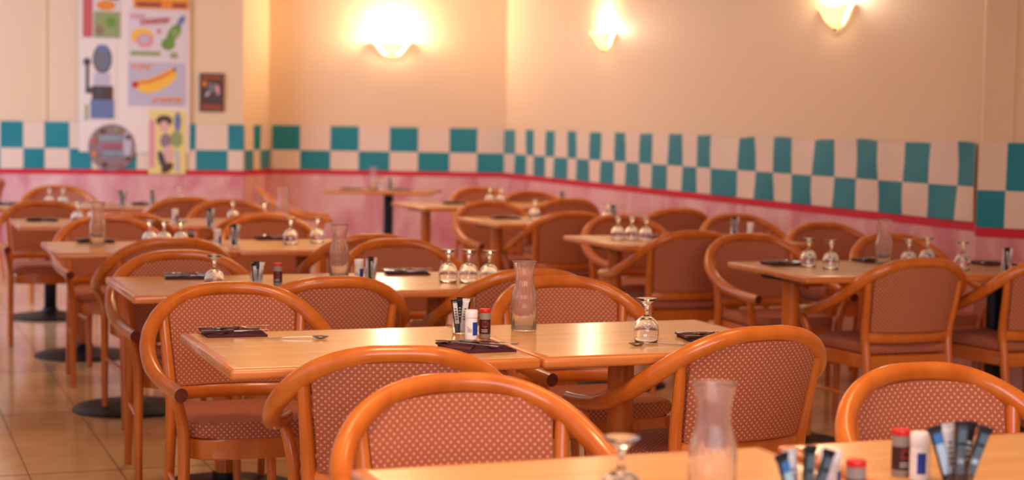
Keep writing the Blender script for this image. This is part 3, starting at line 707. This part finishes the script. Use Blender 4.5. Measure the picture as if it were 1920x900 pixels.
def make_napkin():
    """folded paper napkin, centre origin, ~17 x 17 cm with a raised folded flap"""
    b = MB()
    def layer(pts, z0, z1, m, n=10):
        # bilinear patch between four corners with a gentle ripple and real thickness
        T, U_ = [], []
        for i in range(n + 1):
            rt, ru = [], []
            for j in range(n + 1):
                s, t = i / n, j / n
                x = (pts[0][0] * (1 - s) + pts[1][0] * s) * (1 - t) + (pts[3][0] * (1 - s) + pts[2][0] * s) * t
                y = (pts[0][1] * (1 - s) + pts[1][1] * s) * (1 - t) + (pts[3][1] * (1 - s) + pts[2][1] * s) * t
                rp = 0.0012 * math.sin(x * 90 + y * 50) * (1 if z0 > 0.001 else 0)
                rt.append(b.bm.verts.new((x, y, z1 + rp + 0.0008 * math.sin(x * 60)))); ru.append(b.bm.verts.new((x, y, z0)))
            T.append(rt); U_.append(ru)
        mi = b.mi(m)
        for i in range(n):
            for j in range(n):
                b.bm.faces.new((T[i][j], T[i + 1][j], T[i + 1][j + 1], T[i][j + 1])).material_index = mi
                b.bm.faces.new((U_[i][j], U_[i][j + 1], U_[i + 1][j + 1], U_[i + 1][j])).material_index = mi
            for q, w_ in ((0, 0), (n, n)):
                b.bm.faces.new((T[i][q], T[i + 1][q], U_[i + 1][q], U_[i][q])).material_index = mi
                b.bm.faces.new((T[q][i], T[q][i + 1], U_[q][i + 1], U_[q][i])).material_index = mi
    layer([(-0.082, -0.075), (0.082, -0.075), (0.085, 0.08), (-0.08, 0.078)], 0.0, 0.006, 'burgundy')
    layer([(-0.086, -0.02), (-0.045, -0.07), (0.03, 0.07), (-0.084, 0.084)], 0.006, 0.0105, 'burgundy_light')
    layer([(0.02, -0.05), (0.078, -0.06), (0.08, 0.076), (0.04, 0.07)], 0.006, 0.009, 'burgundy')
    return b.build('napkin', angle=0.5)
PROTOS['napkin'] = [make_napkin(), False]
def flat_strip(b, pts, m, th=0.0012):
    """pts: list of (x, half width, z) along x"""
    rings = [[b.bm.verts.new((x, -h, z)), b.bm.verts.new((x, h, z)), b.bm.verts.new((x, h, z + th)), b.bm.verts.new((x, -h, z + th))] for x, h, z in [(p[0], p[1], p[2]) for p in pts]]
    mi = b.mi(m)
    for A_, B_ in zip(rings, rings[1:]):
        for q in range(4): b.bm.faces.new((A_[q], A_[(q + 1) % 4], B_[(q + 1) % 4], B_[q])).material_index = mi
    b.bm.faces.new(rings[0][::-1]).material_index = mi; b.bm.faces.new(rings[-1]).material_index = mi
def make_spoon(L=0.165, name='spoon'):
    b = MB(); k = L / 0.165
    flat_strip(b, [(-0.09 * k, 0.004, 0.002), (-0.085 * k, 0.0065, 0.0015), (-0.03 * k, 0.0035, 0.004), (0.03 * k, 0.0024, 0.006), (0.045 * k, 0.003, 0.005)], 'steel', 0.0016)
    n1, n2 = 8, 16; T, K = [], []
    for i in range(n1 + 1):
        r = i / n1; z = 0.0005 + 0.0062 * r * r
        if i == 0: T.append([b.bm.verts.new((0.066 * k, 0, z + 0.001))]); K.append([b.bm.verts.new((0.066 * k, 0, z))]); continue
        rt, rk = [], []
        for j in range(n2):
            a = 2 * PI * j / n2; x = 0.066 * k + 0.025 * k * r * math.cos(a); y = 0.0165 * k * r * math.sin(a) * (1 - 0.15 * math.cos(a))
            rt.append(b.bm.verts.new((x, y, z + 0.001))); rk.append(b.bm.verts.new((x, y, z)))
        T.append(rt); K.append(rk)
    mi = b.mi('steel')
    for G in (T, K):
        for j in range(n2): b.bm.faces.new((G[0][0], G[1][j], G[1][(j + 1) % n2])).material_index = mi
        for i in range(1, n1):
            for j in range(n2): b.bm.faces.new((G[i][j], G[i + 1][j], G[i + 1][(j + 1) % n2], G[i][(j + 1) % n2])).material_index = mi
    for j in range(n2): b.bm.faces.new((T[-1][j], T[-1][(j + 1) % n2], K[-1][(j + 1) % n2], K[-1][j])).material_index = mi
    return b.build(name)
def make_fork():
    b = MB()
    flat_strip(b, [(-0.09, 0.004, 0.002), (-0.085, 0.0065, 0.0015), (-0.03, 0.0035, 0.004), (0.025, 0.0024, 0.007), (0.037, 0.008, 0.006), (0.046, 0.0118, 0.004)], 'steel', 0.0016)
    for q in range(4):
        y = -0.0100 + q * 0.00667; s = MB(); 
        rings = [[b.bm.verts.new((x, y - 0.0016, z)), b.bm.verts.new((x, y + 0.0016, z)), b.bm.verts.new((x, y + 0.0016, z + 0.0015)), b.bm.verts.new((x, y - 0.0016, z + 0.0015))] for x, z in ((0.0455, 0.004), (0.062, 0.003), (0.078, 0.004), (0.092, 0.008))]
        s.bm.free(); mi = b.mi('steel')
        for A_, B_ in zip(rings, rings[1:]):
            for w_ in range(4): b.bm.faces.new((A_[w_], A_[(w_ + 1) % 4], B_[(w_ + 1) % 4], B_[w_])).material_index = mi
        b.bm.faces.new(rings[0][::-1]).material_index = mi; b.bm.faces.new(rings[-1]).material_index = mi
    return b.build('fork', smooth=False)
def make_knife():
    b = MB(); flat_strip(b, [(-0.095, 0.0045, 0.0), (-0.09, 0.008, 0.0), (-0.03, 0.0065, 0.0), (-0.005, 0.0055, 0.0005)], 'dark_steel', 0.006)
    flat_strip(b, [(-0.006, 0.005, 0.002), (0.01, 0.009, 0.002), (0.07, 0.0095, 0.002), (0.09, 0.006, 0.002), (0.097, 0.001, 0.002)], 'steel', 0.0014)
    return b.build('knife')
PROTOS['spoon'] = [make_spoon(), False]; PROTOS['fork'] = [make_fork(), False]; PROTOS['knife'] = [make_knife(), False]
PROTOS['teaspoon'] = [make_spoon(0.15, 'teaspoon'), False]
ZT = 0.7502
def place_setting(x, y, rz, where, near=False):
    make('napkin', (x, y, ZT), rz, 'folded burgundy paper napkin ' + where, 'napkin', 'burgundy napkins with cutlery')
    c, s = math.cos(rz), math.sin(rz)
    def at(dx, dy): return (x + dx * c - dy * s, y + dx * s + dy * c)
    for key, dx, dy, dr, z in (('spoon', 0.025, 0.022, 3.55, 0.0122), ('fork', -0.008, 0.018, -0.33, 0.0122), ('knife', 0.0, -0.035, 0.1, 0.0105)):
        if near: dr = {'spoon': 2.35, 'fork': -0.95, 'knife': -0.62}[key]; dx, dy = {'spoon': (-0.03, -0.005), 'fork': (0.035, 0.01), 'knife': (0.01, -0.01)}[key]; z += {'knife': 0.004}.get(key, 0)
        px, py = at(dx, dy)
        make(key, (px, py, ZT + z), rz + dr, 'steel %s on the burgundy napkin %s' % (key, where), key, 'cutlery laid on the napkins')
for x, y, rz, where, nr in (
    (-0.765, 4.68, 0.33, 'at the left corner of the main table', False), (-0.088, 4.45, 0.40, 'in front of the shakers on the main table', True),
    (0.565, 4.745, 0.2, 'at the right end of the main table', False), (-1.2, 6.32, 0.2, 'beside the glass on the second-row table', False),
    (-0.41, 6.66, 0.2, 'left of the three glasses on the second row', False), (-1.97, 8.06, 0.3, 'behind the left carafe', False),
    (-1.19, 8.46, 0.3, 'beside the two glasses of the third row', False), (-2.66, 9.64, 0.36, 'on the fourth-row table at the left', False),
    (1.19, 7.40, 0.3, 'at the left end of the right-hand near table', False), (1.64, 7.66, 0.3, 'behind the carafe on the right-hand near table', False),
    (0.80, 9.0, 0.3, 'right of the three glasses on the second right-hand table', False), (-0.04, 10.66, 0.3, 'on the third right-hand table', False),
    (-0.42, 12.5, 0.3, 'on the farthest right-hand table', False), (-1.40, 14.8, 0.0, 'at the left of the table against the back wall', False),
    (-0.96, 14.75, 0.0, 'at the right of the table against the back wall', False), (2.16, 7.62, 0.3, 'at the right end of the right-hand near table', False),
    (-2.50, 11.6, 0.3, 'on the table below the round sign', False), (-3.38, 11.32, 0.3, 'on the table at the far left edge', False)):
    place_setting(x, y, rz, where, nr)
make('teaspoon', (-0.575, 4.60, ZT), 0.1, 'thin teaspoon lying alone on the left of the main table', 'teaspoon')
make('teaspoon', (0.40, 4.58, ZT), PI + 0.15, 'thin teaspoon lying in front of the single upturned glass', 'teaspoon')

for x, y, where in ((0.315, 2.602, 'large blurred clear carafe in the foreground at the right'), (0.038, 4.867, 'ribbed clear carafe in the middle of the main table'),
                    (-0.654, 6.455, 'clear carafe on the second-row table beside a white shaker'), (-1.909, 7.842, 'clear carafe on the third-row table at the left'),
                    (-1.333, 9.876, 'small distant carafe in front of the sideways chair'), (1.639, 7.50, 'clear carafe on the right-hand near table'),
                    (-1.21, 14.75, 'faint carafe on the table against the back wall')):
    make('carafe', (x, y, ZT), 0, where, 'carafe', 'clear ribbed water carafes')
GL = [(0.171, 2.56, 'upturned wine glass in the foreground, blurred'), (0.373, 4.661, 'single upturned wine glass on the main table'), (-1.03, 5.896, 'upturned wine glass beside the napkin on the second-row table'),
      (-0.235, 6.331, 'upturned wine glass, left of the trio on the second row'), (-0.160, 6.335, 'upturned wine glass, middle of the trio on the second row'), (-0.083, 6.311, 'upturned wine glass, right of the trio on the second row'),
      (-1.668, 7.836, 'upturned wine glass, left of the trio right of the left carafe'), (-1.597, 7.814, 'upturned wine glass, middle of the trio right of the left carafe'), (-1.523, 7.833, 'upturned wine glass, right of the trio right of the left carafe'),
      (-1.061, 8.153, 'upturned wine glass just right of the third-row napkin'), (-0.948, 8.28, 'upturned wine glass at the right, third row, behind the second-row carafe'),
      (-1.609, 9.811, 'upturned wine glass alone on the fourth row above the dark sugar holder'), (-1.397, 9.62, 'upturned wine glass left of the small distant carafe'),
      (-2.40, 9.40, 'upturned wine glass, left of the pair behind the left carafe'), (-2.33, 9.47, 'upturned wine glass, right of the pair behind the left carafe'),
      (-3.03, 11.15, 'upturned wine glass, left of the distant pair at the far left'), (-2.95, 11.18, 'upturned wine glass, right of the distant pair at the far left'),
      (0.549, 8.85, 'upturned wine glass, left of the trio on the second right-hand table'), (0.622, 8.87, 'upturned wine glass, middle of the trio on the second right-hand table'), (0.690, 8.80, 'upturned wine glass, right of the trio on the second right-hand table'),
      (0.138, 10.615, 'upturned wine glass alone on the third right-hand table'), (-0.17, 12.5, 'upturned wine glass, left of the pair on the farthest right-hand table'), (-0.09, 12.53, 'upturned wine glass, right of the pair on the farthest right-hand table'),
      (1.279, 7.337, 'upturned wine glass, left of the sharp pair on the right-hand near table'), (1.358, 7.24, 'upturned wine glass, right of the sharp pair on the right-hand near table'),
      (1.721, 7.381, 'upturned wine glass just right of the right-hand carafe'), (1.83, 7.50, 'upturned wine glass behind the big chair back at the right, second from the carafe'), (1.933, 7.299, 'upturned wine glass rising right of the apex of the right-hand chair'),
      (-1.14, 14.68, 'faint upturned wine glass right of the back-wall carafe'), (-2.30, 11.75, 'faint upturned wine glass before the poster wall'), (0.575, 10.346, 'upturned wine glass beside a sugar holder near the right wall')]
for x, y, lab in GL: make('glass', (x, y, ZT), random.uniform(0, 6), lab, 'wine glass', 'upturned wine glasses')
SG = 'shakers and sugar holders'
for key, x, y, rz, lab, cat in (
    ('sticks', -0.142, 4.77, 0.1, 'glass of black and white sugar sticks on the main table', 'sugar holder'),
    ('salt', -0.108, 4.655, 0.05, 'white-capped salt shaker with blue label on the main table', 'salt shaker'),
    ('pepper', -0.071, 4.69, 0.0, 'red-capped pepper shaker with brown label on the main table', 'pepper shaker'),
    ('sticks', -0.88, 5.87, 0.6, 'glass of sugar sticks between glass and red cap, second row', 'sugar holder'),
    ('pepper', -0.835, 6.08, 0, 'red-capped pepper shaker alone on the second-row table', 'pepper shaker'),
    ('salt', -0.565, 6.30, 0, 'white-capped salt shaker right of the second-row carafe', 'salt shaker'),
    ('sticks', -0.51, 6.15, 1.0, 'glass of blue-edged sugar sticks right of the second-row carafe', 'sugar holder'),
    ('sticks', -1.295, 7.95, 0.4, 'dark sugar holder at the near left corner of the third-row right table', 'sugar holder'),
    ('salt', -1.37, 7.92, 0.3, 'white shaker at the third-row table joint', 'salt shaker'),
    ('sticks', -1.65, 9.30, 0.4, 'pale sugar holder on the fourth-row table above the joint', 'sugar holder'),
    ('salt', -1.90, 9.60, 0.1, 'white shaker with blue band behind the left trio of glasses', 'salt shaker'),
    ('pepper', -1.50, 7.95, 0, 'red-capped pepper shaker right of the left trio of glasses', 'pepper shaker'),
    ('sticks', -2.60, 11.35, 0.2, 'dark sugar holder on the table below the round sign, left one', 'sugar holder'),
    ('sticks', -2.42, 11.45, 0.9, 'dark sugar holder on the table below the round sign, right one', 'sugar holder'),
    ('sticks', 2.10, 7.22, 0.5, 'sugar holder standing at the right edge of the view', 'sugar holder'),
    ('sticks', 1.22, 9.35, 0.5, 'grey and black sugar holder on the second right-hand table', 'sugar holder'),
    ('salt', 1.29, 9.22, 0.5, 'white salt shaker on the second right-hand table', 'salt shaker'),
    ('sticks', 0.62, 10.5, 0.5, 'sugar holder near the right wall on the third right-hand table', 'sugar holder'),
    ('sticks', 0.36, 12.4, 0.5, 'tiny distant sugar holder on the farthest right-hand table', 'sugar holder'),
    ('sticks', -1.06, 14.72, 0.5, 'small dark sugar holder on the table against the back wall', 'sugar holder'),
    ('sticks_blue', 0.44, 2.52, 0.4, 'glass of slate blue sugar sticks in the foreground, left one', 'sugar holder'),
    ('sticks_blue', 0.735, 2.76, 0.0, 'glass of fanned slate blue sugar sticks in the foreground, right one', 'sugar holder'),
    ('salt', 0.515, 2.70, 0.3, 'white salt shaker with blue label half hidden behind foreground sugar sticks', 'salt shaker'),
    ('pepper', 0.54, 2.62, 0.3, 'low red-capped pepper shaker standing alone in the foreground', 'pepper shaker'),
    ('pepper', 0.674, 2.90, 0.3, 'red-capped pepper shaker touching the white foreground shaker', 'pepper shaker'),
    ('salt', 0.70, 2.87, 2.4, 'plain white salt shaker in the foreground at the right', 'salt shaker')):
    make(key, (x, y, ZT), rz, lab, cat, SG, (1, 1, 0.87) if y == 4.77 else None)
